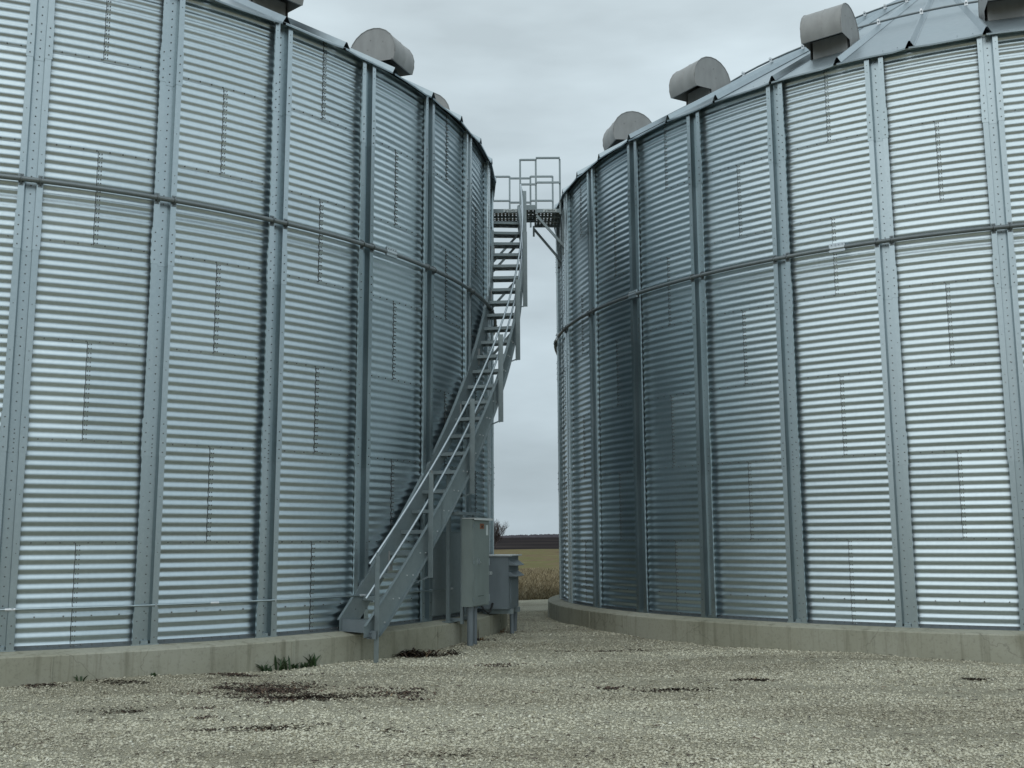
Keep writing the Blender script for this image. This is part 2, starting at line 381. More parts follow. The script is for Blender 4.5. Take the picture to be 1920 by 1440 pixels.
NP = 54; HA = PI / NP
def roof_mesh(var):
    mb = MB(); rs = [RB + 0.15, RB + 0.02, RB - 0.6, RB - 2.0, RB - 3.6, RB - 5.4, 0.7]; vs = []
    rr = random.Random(var)
    dips = [rr.uniform(-0.014, 0.004) for _ in range(4)]
    for ri, r in enumerate(rs):
        w_ = r * math.sin(HA); rc = r * math.cos(HA); bw = min(0.055, 0.45 * w_); z = ZE + (RB - r) * TS; hh = 0.092 * (1 if r > 2 else r / 2)
        dz = dips if ri == 0 else [0] * 4
        pts = [(-w_ - 0.2 * bw, 0.002), (-w_ + 0.5 * w_, dz[0]), (0, dz[1] - 0.004), (0.55 * w_, dz[2]), (w_ - bw, 0.004), (w_ - 0.18 * bw, hh), (w_ + 0.18 * bw, hh), (w_ + bw, 0.006), (w_ + bw * 1.25, 0.004)]
        for u, dz_ in pts: vs.append((u, -rc, z + dz_))
    n = 9
    mb.add(vs, [(j * n + k, j * n + k + 1, (j + 1) * n + k + 1, (j + 1) * n + k) for j in range(len(rs) - 1) for k in range(n - 1)])
    # turned-down drip edge
    w_ = rs[0] * math.sin(HA); rc = rs[0] * math.cos(HA)
    z = ZE + (RB - rs[0]) * TS
    vv = []
    for k in range(5): p = vs[k]; vv += [p, (p[0], p[1] + 0.004, p[2] - 0.022)]
    mb.add(vv, [(2 * k, 2 * k + 1, 2 * k + 3, 2 * k + 2) for k in range(4)])
    for s_ in (0.35, 0.75):
        bolt(mb, (w_ * (s_ - 0.1), -(rc - 0.1), ZE + (RB - rc + 0.1) * TS + 0.002), (0, -0.5, 0.85), 0.008, 0.008)
    return mb.mesh('roof_panel', 'galvanised_roof')
ROOFS = [roof_mesh(i_) for i_ in range(5)]
def vent_meshes():
    cu, cv, rad = -0.02, 0.43, 0.43
    arc = [(cu + rad * math.cos(a), cv + rad * math.sin(a)) for a in np.linspace(R_(-25), R_(190), 28)]
    mb = MB(); wv = 0.33
    f = lambda u, v_, s_: Vector((s_, -u, v_))
    # curved skin + two side plates, open underneath
    n = len(arc); vs = [f(u, v_, -wv) for u, v_ in arc] + [f(u, v_, wv) for u, v_ in arc]
    mb.add(vs, [(i_, i_ + 1, n + i_ + 1, n + i_) for i_ in range(n - 1)], True)
    th = 0.985
    for s_ in (-wv, wv):
        poly = arc + [(-0.43, 0.0), (0.02, -0.25), (0.02, cv - 0.165)]
        mb.add([f(cu + (u - cu) * 1.0, v_, s_) for u, v_ in poly], [tuple(range(len(poly)))])
        for bu, bv in ((-0.05, 0.66), (-0.10, 0.50), (0.18, 0.60)): bolt(mb, f(bu, bv, s_), (math.copysign(1, s_), 0, 0), 0.009, 0.008)
    for s_ in (-wv, wv): mb.tube([f(cu + (u - cu) * 1.004, cv + (v_ - cv) * 1.004, s_) for u, v_ in arc[::2]], 0.009, 5)
    mb.tube([f(cu + (u - cu) * 1.002, cv + (v_ - cv) * 1.002, 0.02) for u, v_ in arc[::2]], 0.006, 5)
    # inner lip
    lip = arc[0]; mb.box(f(lip[0] - 0.012, lip[1] + 0.01, 0), (2 * wv, 0.02, 0.02))
    hood = mb.mesh('roof_vent', 'vent_grey')
    mb = MB(); poly = [(-0.42, 0.10), (0.02, -0.22), (0.02, cv - 0.03), (-0.42, cv)]
    mb.prism(poly, f, -0.285, 0.285); mb.box(f(0.035, -0.02, 0), (0.62, 0.012, 0.05)); mb.tube([f(0.022, 0.10, -0.285), f(0.022, 0.10, 0.285)], 0.006, 5)
    return hood, mb.mesh('vent_neck', 'vent_grey')
HOOD, NECK = vent_meshes()

def clamp_mesh():
    mb = MB(); zc_ = ZB + 5.105; y0 = W0 + DEP
    pts = [Vector((0, -(y0 + 0.001), zc_ + 0.05)), Vector((0, -(y0 + 0.05), zc_ + 0.036)), Vector((0, -(y0 + 0.069), zc_)), Vector((0, -(y0 + 0.05), zc_ - 0.036)), Vector((0, -(y0 + 0.001), zc_ - 0.05))]
    mb.tube(pts, 0.009, 6); mb.box((0, -(y0 + 0.006), zc_), (0.05, 0.012, 0.13))
    return mb.mesh('pipe_clamp', 'dark_pipe')
CLAMP = clamp_mesh()
def wind_mesh(NW):
    mb = MB(); h = PI / NW; rp = W0 + DEP + 0.004 + 0.029
    mb.tube([pol(rp, -h + 2 * h * k / 20, ZB + 5.105) for k in range(21)], 0.029, 10); me = mb.mesh('wind_ring_pipe', 'dark_pipe')
    mb = MB()
    path = [pol(rp, h - 0.012 + 0.024 * k / 4, ZB + 5.105) for k in range(5)]
    mb.tube(path, 0.034, 10)
    mb.box(pol(rp + 0.012, h, ZB + 5.105 + 0.042), (0.22, 0.03, 0.05), (et(h), er(h), UZ)); mb.box(pol(rp + 0.012, h, ZB + 5.105 - 0.042), (0.22, 0.03, 0.03), (et(h), er(h), UZ))
    for q in range(4): bolt(mb, pol(rp + 0.027, h + (-0.075 + 0.05 * q) / rp, ZB + 5.105 + 0.045), er(h), 0.01, 0.012)
    return me, mb.mesh('pipe_coupler', 'rail_steel')
WINDS = {'L': (9,) + wind_mesh(9), 'R': (14,) + wind_mesh(14)}

def make_bin(key, c, label, lo, hi, wind_phase, vents, roof_phase):
    root = empty('grain_bin', (c[0], c[1], 0), label, 'grain bin', 'paired steel grain bins')
    ph, fr = PH[key], FR[key]
    par = 0 if key == 'L' else 1
    mb = MB(); mb.lathe([(RB - 0.5, ZB - 0.05), (RB - 0.4, ZB), (RB + 0.11, ZB), (RB + 0.315, ZB - 0.030), (RB + 0.33, ZB - 0.045), (RB + 0.335, -0.35)], 176 if key == 'L' else 220, smooth=False)
    fnd = build(mb, 'foundation_ring', 'concrete', root)
    for q in range(20):
        th = ph + 0.06 + q * PI / 10; mb = MB(); mb.box(pol(RB + 0.334, th, ZB / 2 - 0.06), (0.014, 0.010, ZB + 0.02), (et(th), er(th), UZ)); build(mb, 'form_joint', 'concrete', fnd)
    for k in range(7):
        for q in range(18):
            # sheet's left end lies on the seam
            cidx = 2 * q + (par + k) % 2
            th_seam = ph + (cidx + fr) * ST; th = th_seam + ST + LAPA
            o = link('wall_sheet', SH, root, (0, 0, ZB + k * RING), th + random.uniform(-0.0004, 0.0004))
            d = (th_seam + PI) % (2 * PI) - PI
            if lo < d < hi:
                bo = link('bolts', SBB if k == 0 else SB, o); bo['kind'] = 'stuff'
                link('seam_strip', SEAM_STRIP, o)
    mb = MB(); mb.lathe([(RB + 0.006, ZB + 0.045), (RB + 0.012, ZB + 0.045), (RB + 0.012, ZB + 0.008), (RB + 0.075, ZB + 0.008), (RB + 0.075, ZB - 0.002)], 180, smooth=False); build(mb, 'base_angle', 'dark_pipe', root)
    for q in range(36):
        th = ph + q * ST; d = (th + PI) % (2 * PI) - PI
        for k, (me, bm_) in enumerate(RIBS):
            o = link('stiffener', me, root, rz=th)
            if lo < d < hi: bo = link('bolts', bm_, o); bo['kind'] = 'stuff'
        if lo < d < hi:
            link('base_plate', BPL, root, rz=th)
            for sx in (-1, 1): link('pipe_clamp', CLAMP, root, rz=th + sx * 0.097 / (W0 + DEP))
    NW, WIND, COUP = WINDS[key]
    for q in range(NW):
        o = link('wind_ring_pipe', WIND, root, rz=wind_phase + (q - 0.5) * 2 * PI / NW); link('pipe_coupler', COUP, o)
    for q in range(NP):
        link('roof_panel', ROOFS[q % 5 if q % 3 else (q * 7) % 5], root, (0, 0, random.uniform(-0.004, 0.004)), roof_phase + (q + 0.5) * 2 * HA)
    for r_off, seg in ((2.5, 'a'), (4.8, 'b')):
        r = RB - r_off; z = ZE + r_off * TS + 0.125
        mb = MB(); mb.tube([pol(r, 2 * PI * k / 108, z) for k in range(109)], 0.017, 6, False); ring = build(mb, 'roof_ring', 'dark_pipe', root)
        mb = MB()
        for q in range(NP):
            th = roof_phase + (q + 1) * 2 * HA
            mb.box(pol(r, th, z - 0.015), (0.05, 0.05, 0.07), (et(th), er(th), UZ)); mb.box(pol(r + 0.03, th, z + 0.012), (0.03, 0.06, 0.035), (et(th), er(th), UZ))
        cl = build(mb, 'ring_clips', 'white_zinc', ring); cl['kind'] = 'stuff'
    mb = MB(); zt = ZE + RB * TS; mb.lathe([(0.95, zt - 0.95 * TS + 0.10), (0.75, zt - 0.30), (0.55, zt - 0.22), (0.5, zt - 0.02), (0.02, zt + 0.06)], 32); build(mb, 'roof_cap', 'galvanised_roof', root)
    for th in vents:
        r = RB - 1.05; z = ZE + 1.05 * TS - 0.12
        p = pol(r, th, z); o = link('roof_vent', HOOD, root, p, th); o.scale = (0.94, 0.98, 0.96); link('vent_neck', NECK, o)
    return root
binL = make_bin('L', CL, 'galvanised grain bin with the stairway and electrical cabinets fixed along its wall', -0.35, 2.0, 0.985, [0.465, 0.814, 1.163, 1.512], PH['L'] + 2 * ST)
binR = make_bin('R', CR, 'galvanised grain bin without a stairway, its concrete base clear of cabinets', -2.0, 0.35, -0.60, [-0.293, -0.642, -0.991, -1.340], PH['R'] + 7 * ST)

# walk-in door on the stair bin
mb = MB(); th = 1.192
B3 = (et(th), er(th), UZ)
mb.box(pol(RB + 0.022, th, ZB + 0.66), (1.04, 0.03, 1.20), B3); d = build(mb, 'access_door', 'stair_steel', binL)
mb = MB()
for s_ in (-1, 1): mb.box(pol(RB + 0.03, th, ZB + 0.66) + et(th) * (0.535 * s_), (0.03, 0.05, 1.24), B3)
mb.box(pol(RB + 0.03, th, ZB + 1.275), (1.10, 0.05, 0.03), B3); build(mb, 'door_frame', 'galvanised_rib', d)

# ------------------------------------------------------------------ stairway (left bin polar frame)
SR = empty('stairway', (CL[0] + pol(RB + .35, .9, 0).x, CL[1] + pol(RB + .35, .9, 0).y, 0), 'grey steel stairway with perforated treads curving up around the bin wall', 'stairway')
OFF = Vector((CL[0], CL[1], 0)) - SR.location
def SP(r, th, z): return pol(r, th, z) + OFF
A0, DTH, Z0, DZ = 1.69342, -0.030405, 7.5326 + ZB, -0.2845
RI, RO = RB + 0.105, RB + 0.605
def kth(k): return A0 + DTH * k
def kz(k): return Z0 + DZ * k
def kp(k, r, dz=0): return SP(r, kth(k), kz(k) + dz)
# treads (perforated plate with lips), local: x radial, y tangential (up the stair)
def tread_mesh():
    mb = MB(); L = RO - RI; dep = 0.25
    def plate(z):
        xs_ = [0.0]; nh = 4
        for h in range(nh):
            cx = L * (h + 0.5) / nh; xs_ += [cx - 0.028, cx + 0.028]
        xs_ += [L]; ys_ = [0.0, 0.045, 0.068, 0.105, 0.130, 0.170, 0.195, dep]
        vs = [(x, y, z) for y in ys_ for x in xs_]; n = len(xs_); fs = []
        for j in range(len(ys_) - 1):
            for k in range(n - 1):
                if j in (1, 3, 5) and k % 2 == 1: continue
                fs.append((j * n + k, j * n + k + 1, (j + 1) * n + k + 1, (j + 1) * n + k))
        mb.add(vs, fs)
    plate(0.0)
    mb.box((L / 2, 0.002, -0.026), (L, 0.005, 0.05)); mb.box((L / 2, dep, -0.026), (L, 0.005, 0.05))
    mb.box((L / 2, 0.012, -0.05), (L, 0.022, 0.004)); mb.box((L / 2, dep - 0.012, -0.05), (L, 0.022, 0.004))
    for x in (0.004, L - 0.004): mb.box((x, dep / 2, -0.03), (0.006, dep, 0.055))
    return mb.mesh('tread', 'stair_steel')
TR = tread_mesh()
for k in range(1, 27):
    th = kth(k); link('tread', TR, SR, SP(RI, th, kz(k)), th - PI / 2)
def stringer(r, sgn, k0, k1, name):
    mb = MB(); n = 60; rows = []
    prof = [(0.0, -0.25), (0.045 * sgn, -0.25), (0.045 * sgn, -0.243), (0.006 * sgn, -0.243), (0.006 * sgn, 0.163), (0.045 * sgn, 0.163), (0.045 * sgn, 0.17), (0.0, 0.17)]
    vs = []
    for j in range(n + 1):
        k = k0 + (k1 - k0) * j / n
        for dr, dz in prof:
            zz = max(kz(k) + dz, ZB + 0.0 if r < RB + 0.3 else ZB - 0.05)
            vs.append(SP(r + dr, kth(k), zz))
    m_ = len(prof)
    mb.add(vs, [(j * m_ + i_, j * m_ + (i_ + 1) % m_, (j + 1) * m_ + (i_ + 1) % m_, (j + 1) * m_ + i_) for j in range(n) for i_ in range(m_)])
    mb.add(vs[:m_], [tuple(range(m_))]); mb.add(vs[-m_:], [tuple(range(m_))[::-1]])
    return build(mb, name, 'stair_steel', SR)
s1 = stringer(RI - 0.002, -1, 26.55, 0.2, 'stringer'); s2 = stringer(RO + 0.002, 1, 26.75, 0.2, 'stringer')
mb = MB()
for k in range(1, 27):
    for q in (0.10, 0.55):
        a = kth(k) - DTH * q; bolt(mb, SP(RO + 0.008, a, kz(k) - 0.02), er(a), 0.011, 0.012)
bo = build(mb, 'bolts', 'white_zinc', s2); bo['kind'] = 'stuff'
for k in (14.4, 20.6):
    mb = MB(); vs = []
    for j in range(7):
        kk = k + 0.45 - 0.15 * j
        for dr in (0.0085, 0.014):
            for dz in (-0.262, 0.182): vs.append(kp(kk, RO + dr, dz))
    mb.add(vs, [(4 * j + a, 4 * j + b_, 4 * j + 4 + b_, 4 * j + 4 + a) for j in range(6) for a, b_ in ((0, 1), (1, 3), (3, 2), (2, 0))]); build(mb, 'splice_plate', 'stair_steel', s2)
# bottom riser box
mb = MB(); th = kth(26.35); bx3 = (er(th), et(th), UZ)
mb.box(SP((RI + RO) / 2, th, ZB + 0.075), (RO - RI, 0.01, 0.15), bx3); mb.box(SP((RI + RO) / 2, th, ZB + 0.005) + et(th) * 0.06, (RO - RI + 0.08, 0.16, 0.012), bx3)
mb.box(SP(RO + 0.03, th, ZB - 0.02), (0.16, 0.008, 0.10), bx3)
build(mb, 'riser_plate', 'transformer_grey', SR)
# posts + rails
RR = RO + 0.055
PK = [26.15, 22.35, 18.35, 14.3, 10.25, 6.2, 2.2]
for i_, k in enumerate(PK):
    mb = MB(); th = kth(k); lo_ = 0.0 if i_ == 0 else kz(k) - 0.53; b3 = (er(th), et(th), UZ); top = kz(k) + 0.845
    z_a = lo_ - (0.03 if i_ == 0 else 0)
    mb.box(SP(RR - 0.004, th, (z_a + top) / 2), (0.006, 0.06, top - z_a), b3); mb.box(SP(RR + 0.033, th, (z_a + top) / 2) - et(th) * 0.027, (0.08, 0.006, top - z_a), b3)
    mb.prism([(-0.025, 0), (0.025, 0), (0.01, 0.05), (-0.005, 0.05)], lambda u, v_, w_: SP(RR - 0.004 + w_, th, top + v_) + et(th) * u, 0.0, 0.006)
    pst = build(mb, 'handrail_post', 'stair_steel', SR)
    mb = MB()
    for dz in (-0.50, -0.44, -0.10, 0.12): bolt(mb, SP(RR + 0.0, th, kz(k) + dz) , er(th), 0.011, 0.014)
    bo = build(mb, 'bolts', 'white_zinc', pst); bo['kind'] = 'stuff'
    if i_ > 0:
        mb = MB(); mb.bar(SP(RR + 0.002, th, kz(k) - 0.51), SP(RO - 0.02, th - 0.028, kz(k) - 0.60), 0.006, 0.045, er(th)); build(mb, 'post_brace', 'stair_steel', SR)
for dz, k0, k1 in ((0.865, 26.55, 1.6), (0.50, 26.75, 1.9)):
    mb = MB(); mb.tube([kp(k0 + (k1 - k0) * j / 60, RR - 0.022, dz) for j in range(61)], 0.0165, 8); build(mb, 'handrail', 'rail_steel', SR)
# wall brackets and knee braces
for k in (3.4, 7.2, 11.6, 15.2, 19.0, 23.0):
    mb = MB(); th = kth(k); mb.box(SP(RB + 0.05, th, kz(k) - 0.12), (0.14, 0.008, 0.26), (er(th), et(th), UZ)); mb.box(SP(RB + 0.085, th, kz(k) - 0.12), (0.008, 0.20, 0.28), (er(th), et(th), UZ))
    build(mb, 'wall_bracket', 'vent_grey', SR)
for k in (1.2, 2.0, 5.0, 9.3, 13.0, 17.0, 21.0):
    mb = MB(); th = kth(k)
    mb.bar(SP(RO - 0.03, th, kz(k) - 0.24), SP(RB + 0.01, th, kz(k) - 0.88), 0.045, 0.006, et(th)); mb.bar(SP(RO - 0.03, th + 0.002, kz(k) - 0.26), SP(RB + 0.01, th + 0.002, kz(k) - 0.90), 0.006, 0.04, et(th))
    build(mb, 'knee_brace', 'stair_steel', SR)
# support leg down to the concrete
mb = MB(); th = 1.142; k = (A0 - th) / -DTH
mb.box(SP(RB + 0.27, th, (ZB - 0.02 + kz(k) - 0.2) / 2), (0.05, 0.05, kz(k) - 0.2 - ZB + 0.02), (er(th), et(th), UZ))
mb.box(SP(RB + 0.27, th, ZB - 0.016), (0.12, 0.16, 0.02), (er(th), et(th), UZ))
build(mb, 'support_leg', 'stair_steel', SR)

# ------------------------------------------------------------------ catwalk between the bins
ZF = Z0
CW = empty('catwalk', (0.35, 20.1, ZF), 'steel catwalk with perforated decks and railings bridging the two bins', 'catwalk')
def perf(mb, x0, x1, y0, y1, z, nx_, ny_, hw, hd):
    xs_ = [x0]; ys_ = [y0]
    for k in range(nx_): c_ = x0 + (x1 - x0) * (k + 0.5) / nx_; xs_ += [c_ - hw, c_ + hw]
    for k in range(ny_): c_ = y0 + (y1 - y0) * (k + 0.5) / ny_; ys_ += [c_ - hd, c_ + hd]
    xs_ += [x1]; ys_ += [y1]; n = len(xs_)
    vs = [(x, y, z) for y in ys_ for x in xs_]
    fs = [(j * n + k, j * n + k + 1, (j + 1) * n + k + 1, (j + 1) * n + k) for j in range(len(ys_) - 1) for k in range(n - 1) if not (j % 2 == 1 and k % 2 == 1)]
    mb.add(vs, fs)
def deck(x0, x1, y0, y1, z, h, nx_, ny_, name='deck'):
    mb = MB(); perf(mb, x0, x1, y0, y1, z, nx_, ny_, 0.011, 0.016); dk = build(mb, name, 'dark_pipe', CW)
    for nm, c_, s_ in (('edge_channel', ((x0 + x1) / 2, y0 - 0.003, z + 0.012), (x1 - x0, 0.006, h)), ('edge_channel', ((x0 + x1) / 2, y1 + 0.003, z - h / 2 + 0.03), (x1 - x0, 0.006, h)),
                       ('edge_channel', (x0 - 0.003, (y0 + y1) / 2, z - h / 2 + 0.03), (0.006, y1 - y0, h)), ('edge_channel', (x1 + 0.003, (y0 + y1) / 2, z - h / 2 + 0.03), (0.006, y1 - y0, h))):
        m2 = MB(); m2.box(c_, s_); build(m2, nm, 'stair_steel', dk)
    mb = MB()
    for q in (0.33, 0.66): mb.box(((x0 + x1) / 2, y0 + (y1 - y0) * q, z - 0.02), (x1 - x0, 0.006, 0.036))
    build(mb, 'deck_joist', 'stair_steel', dk)
    return dk
YN = 19.78 - 20.1; YF = YN + 0.92
dl_ = deck(-0.365 - 0.35, 0.135 - 0.35, YN, YF, 0.0, 0.075, 7, 9)
db_ = deck(0.14 - 0.35, 0.475 - 0.35, YN - 0.04, YF - 0.25, 0.055, 0.10, 4, 6)
dr_ = deck(0.48 - 0.35, 0.97 - 0.35, YN, YF, 0.0, 0.075, 7, 9)
def post(x, y, z0, z1):
    mb = MB(); mb.box((x, y, (z0 + z1) / 2), (0.036, 0.006, z1 - z0)); mb.box((x - 0.015, y + 0.016, (z0 + z1) / 2), (0.006, 0.034, z1 - z0)); build(mb, 'railing_post', 'stair_steel', CW)
def rail(a, b_):
    mb = MB(); mb.bar(a, b_, 0.034, 0.034, (0, 1, 0)); build(mb, 'railing', 'stair_steel', CW)
x1_, x2_, x3_ = 0.18 - 0.35, 0.49 - 0.35, 0.965 - 0.35
yf = YN - 0.012
for x in (x1_, x2_, x3_): post(x, yf, -0.06, 1.07)
for z in (1.055, 0.55):
    rail((x1_, yf, z - (0.0)), (x2_, yf, z - 0.0)); 
    rail((x2_, yf - 0.02, z + 0.03), (x3_, yf - 0.02, z + 0.03))
yb = YF + 0.012; xb = [-0.42 - 0.35, -0.03 - 0.35, 0.40 - 0.35, 0.86 - 0.35]
for x in xb[1:]: post(x, yb, -0.04, 1.06)
for z in (1.05, 0.53):
    rail((xb[0] - 0.06, yb, z), (xb[1], yb, z)); rail((xb[1], yb + 0.02, z - 0.03), (xb[2], yb + 0.02, z - 0.03)); rail((xb[2], yb, z), (xb[3], yb, z))
# diagonal braces and gussets to the right bin
def wallx(yw): return CR[0] - math.sqrt((RB + 0.01) ** 2 - (yw - CR[1]) ** 2)
for y, x0 in ((YN + 0.02, 0.50), (YF - 0.02, 0.46)):
    xw = wallx(y + 20.1) + 0.02; mb = MB(); mb.bar((x0 - 0.35, y, -0.08), (xw - 0.35, y, -0.78), 0.045, 0.045, (0, 1, 0)); build(mb, 'diagonal_brace', 'stair_steel', CW)
    mb = MB(); mb.box((xw - 0.35 - 0.05, y + 0.05, -0.42), (0.10, 0.008, 0.9)); build(mb, 'gusset_plate', 'stair_steel', CW)
mb = MB(); mb.box((0.46 - 0.35, YF - 0.02, -0.13), (0.04, 0.04, 0.22)); build(mb, 'hanger', 'stair_steel', CW)
mb = MB(); xw = wallx(20.4); mb.box((xw - 0.35 - 0.03, 0.25, -0.25), (0.012, 0.5, 0.55)); build(mb, 'wall_plate', 'stair_steel', CW)
for dk, xc in ((dl_, -0.02 - 0.35), (dr_, 0.76 - 0.35)):
    mb = MB(); mb.box((xc, YN - 0.010, 0.014), (0.27, 0.006, 0.058)); lb = build(mb, 'maker_label', 'label_white', dk)
    cu = bpy.data.curves.new('txt', 'FONT'); cu.body = 'greenfix'; cu.size = 0.062; cu.align_x = 'CENTER'; cu.align_y = 'CENTER'; cu.extrude = 0.0005
    to = bpy.data.objects.new('txt', cu); COL.objects.link(to); dg = bpy.context.evaluated_depsgraph_get(); me = bpy.data.meshes.new_from_object(to.evaluated_get(dg)); bpy.data.objects.remove(to)
    me.materials.clear(); me.materials.append(MATS['print_dark'])
    # flatten the third level into the label itself
    me.transform(Matrix.Translation((xc, YN - 0.0145, 0.014)) @ Matrix.Rotation(PI / 2, 4, 'X'))
    import bmesh
    bm = bmesh.new(); bm.from_mesh(lb.data); n0 = len(bm.faces); bm.from_mesh(me); bm.faces.ensure_lookup_table()
    for f_ in bm.faces[n0:]: f_.material_index = 1
    lb.data.materials.append(MATS['print_dark']); bm.to_mesh(lb.data); bm.free()

# ------------------------------------------------------------------ electrical cabinets
def frame_at(th_near, wdt, r_mid): 
    thc = th_near + (wdt / 2) / r_mid; return thc, er(thc), et(thc)
ro1, ri1, wd = RB + 0.63, RB + 0.46, 0.58
thc, ER, ET = frame_at(1.146, wd, ro1)
base = Vector((CL[0], CL[1], 0)) + ER * ro1
cab = empty('electrical_cabinet', (base.x, base.y, 0), 'tall narrow grey electrical cabinet with orange warning sticker and pale rain lip', 'electrical cabinet')
Q = lambda dr, dt, z: ER * dr + ET * dt + UZ * z
B3 = (ER, ET, UZ); z0, z1 = 0.556, 1.80
mb = MB(); mb.box(Q(-0.085, 0, (z0 + z1) / 2), (0.17, wd, z1 - z0), B3); build(mb, 'cabinet_body', 'cabinet_grey', cab)
mb = MB(); mb.box(Q(0.006, 0.0, (z0 + z1) / 2), (0.014, wd - 0.03, z1 - z0 - 0.03), B3); dr = build(mb, 'cabinet_door', 'cabinet_grey', cab)
mb = MB(); mb.box(Q(0.022, -0.12, 1.19), (0.03, 0.035, 0.075), B3); mb.tube([Q(0.035, -0.12, 1.20), Q(0.045, -0.09, 1.17)], 0.008, 6); build(mb, 'door_handle', 'rail_steel', dr)
mb = MB(); mb.box(Q(0.0145, 0.02, 1.695), (0.003, 0.14, 0.075), B3); st = build(mb, 'warning_sticker', 'label_orange', dr)
mb = MB()
mb.box(Q(0.0165, 0.02, 1.712), (0.002, 0.10, 0.008), B3); mb.box(Q(0.0165, 0.02, 1.690), (0.002, 0.05, 0.018), B3); mb.box(Q(0.0165, 0.02, 1.672), (0.002, 0.10, 0.006), B3); build(mb, 'sticker_lines', 'print_dark', dr)
mb = MB(); mb.box(Q(0.0145, 0.20, 1.64), (0.003, 0.06, 0.15), B3); build(mb, 'rating_label', 'label_white', dr)
mb = MB(); mb.box(Q(0.0145, -0.02, 0.70), (0.004, 0.2, 0.006), B3); build(mb, 'name_strip', 'print_dark', dr)
for hz in (0.66, 1.18, 1.70):
    mb = MB(); mb.tube([Q(0.012, wd / 2 - 0.012, hz - 0.05), Q(0.012, wd / 2 - 0.012, hz + 0.05)], 0.010, 8); build(mb, 'hinge', 'stair_steel', dr)
    mb = MB(); mb.box(Q(0.016, -wd / 2 + 0.022, hz), (0.014, 0.03, 0.045), B3); build(mb, 'latch', 'stair_steel', dr)
mb = MB(); mb.box(Q(-0.055, 0.02, z1 + 0.006), (0.20, wd + 0.06, 0.012), B3); mb.box(Q(0.04, 0.02, z1 - 0.004), (0.012, wd + 0.06, 0.03), B3); build(mb, 'rain_lip', 'lid_pale', cab)
mb = MB()
for s_ in (-1, 1):
    for hh in (0.62, 1.2, 1.76): mb.box(Q(-0.172, 0.2 * s_, hh), (0.012, 0.04, 0.05), B3)
    mb.box(Q(-0.2, 0.2 * s_, (ZB - 0.05 + 1.9) / 2), (0.042, 0.042, 1.9 - ZB + 0.05), B3); mb.box(Q(-0.325, 0.2 * s_, ZB - 0.012), (0.12, 0.12, 0.012), B3)
    mb.box(Q(-0.3, 0.2 * s_, ZB + 0.01), (0.2, 0.04, 0.04), B3)
mb.box(Q(-0.2, 0, 1.88), (0.042, 0.75, 0.042), B3); mb.box(Q(-0.40, 0.2, 1.88), (0.4, 0.04, 0.04), B3); mb.box(Q(-0.40, -0.2, 1.88), (0.4, 0.04, 0.04), B3)
build(mb, 'strut_frame', 'stair_steel', cab)
for dt, rad in ((-0.19, 0.046), (-0.04, 0.034)):
    mb = MB(); mb.tube([Q(-0.075, dt, -0.06), Q(-0.075, dt, 0.30), Q(-0.075, dt, z0 + 0.01)], rad, 16); mb.tube([Q(-0.075, dt, z0 - 0.05), Q(-0.075, dt, z0 + 0.005)], rad * 1.14, 16); build(mb, 'conduit', 'pvc_grey', cab)

ro2, ri2, wd = RB + 0.615, RB + 0.16, 0.80
thc, ER, ET = frame_at(1.326, wd, ro2)
base = Vector((CL[0], CL[1], 0)) + ER * ro2
tb = empty('transformer_box', (base.x, base.y, 0), 'squat blue grey transformer box with louvred hoods, behind the tall cabinet', 'transformer')
B3 = (ER, ET, UZ); z0, z1 = 0.43, 1.245; dp = ro2 - ri2
Q = lambda dr, dt, z: ER * dr + ET * dt + UZ * z
mb = MB(); mb.box(Q(-dp / 2, 0, (z0 + z1) / 2), (dp, wd, z1 - z0), B3); build(mb, 'body', 'transformer_grey', tb)
mb = MB(); mb.box(Q(-dp / 2 + 0.02, 0, z1 + 0.010), (dp + 0.07, wd + 0.06, 0.02), B3); build(mb, 'lid', 'lid_pale', tb)
for zz in (1.16, 0.99):
    mb = MB(); poly = [(0.0, zz + 0.02), (0.11, zz - 0.06), (0.105, zz - 0.066), (0.0, zz + 0.012)]
    mb.prism(poly, lambda u, v_, w_: Q(u, w_, v_), -0.36, 0.36)
    for s_ in (-0.36, 0.36): mb.prism([(0.0, zz + 0.02), (0.11, zz - 0.06), (0.0, zz - 0.06)], lambda u, v_, w_: Q(u, w_, v_), s_ - 0.003, s_ + 0.003)
    build(mb, 'louvre_hood', 'transformer_grey', tb)
mb = MB(); mb.box(Q(0.004, 0, 0.70), (0.01, 0.5, 0.36), B3); build(mb, 'side_panel', 'transformer_grey', tb)
mb = MB(); mb.box(Q(-0.30, -wd / 2 - 0.003, 0.985), (0.075, 0.006, 0.045), B3); lb = build(mb, 'rating_label', 'label_white', tb)
mb = MB()
for q in (-0.02, 0.0, 0.02): mb.box(Q(-0.30 + q * 1.2, -wd / 2 - 0.0075, 0.985), (0.008, 0.003, 0.022), B3)
build(mb, 'label_print', 'print_dark', lb)
mb = MB()
for dt in (-0.25, 0.25):
    mb.box(Q(-0.20, dt, z0 - 0.04), (0.5, 0.05, 0.08), B3)
    mb.box(Q(-0.42, dt, (ZB - 0.03 + z0) / 2), (0.06, 0.05, z0 - ZB + 0.06), B3)
build(mb, 'support_frame', 'stair_steel', tb)
for dt in (-0.02, 0.34):
    mb = MB(); mb.tube([Q(-0.02 if dt < 0.2 else -0.06, dt, -0.06), Q(-0.035, dt, z0)], 0.034, 12); build(mb, 'support_leg', 'pvc_grey', tb)
mb = MB(); mb.tube([Q(-0.46, -wd / 2 - 0.12, 0.56), Q(-0.36, -wd / 2 - 0.14, 0.43), Q(-0.29, -wd / 2 - 0.13, 0.37), Q(-0.27, -wd / 2 - 0.08, 0.42), Q(-0.25, -wd / 2 - 0.02, 0.52)], 0.016, 8); build(mb, 'flexible_conduit', 'matte_black', tb)

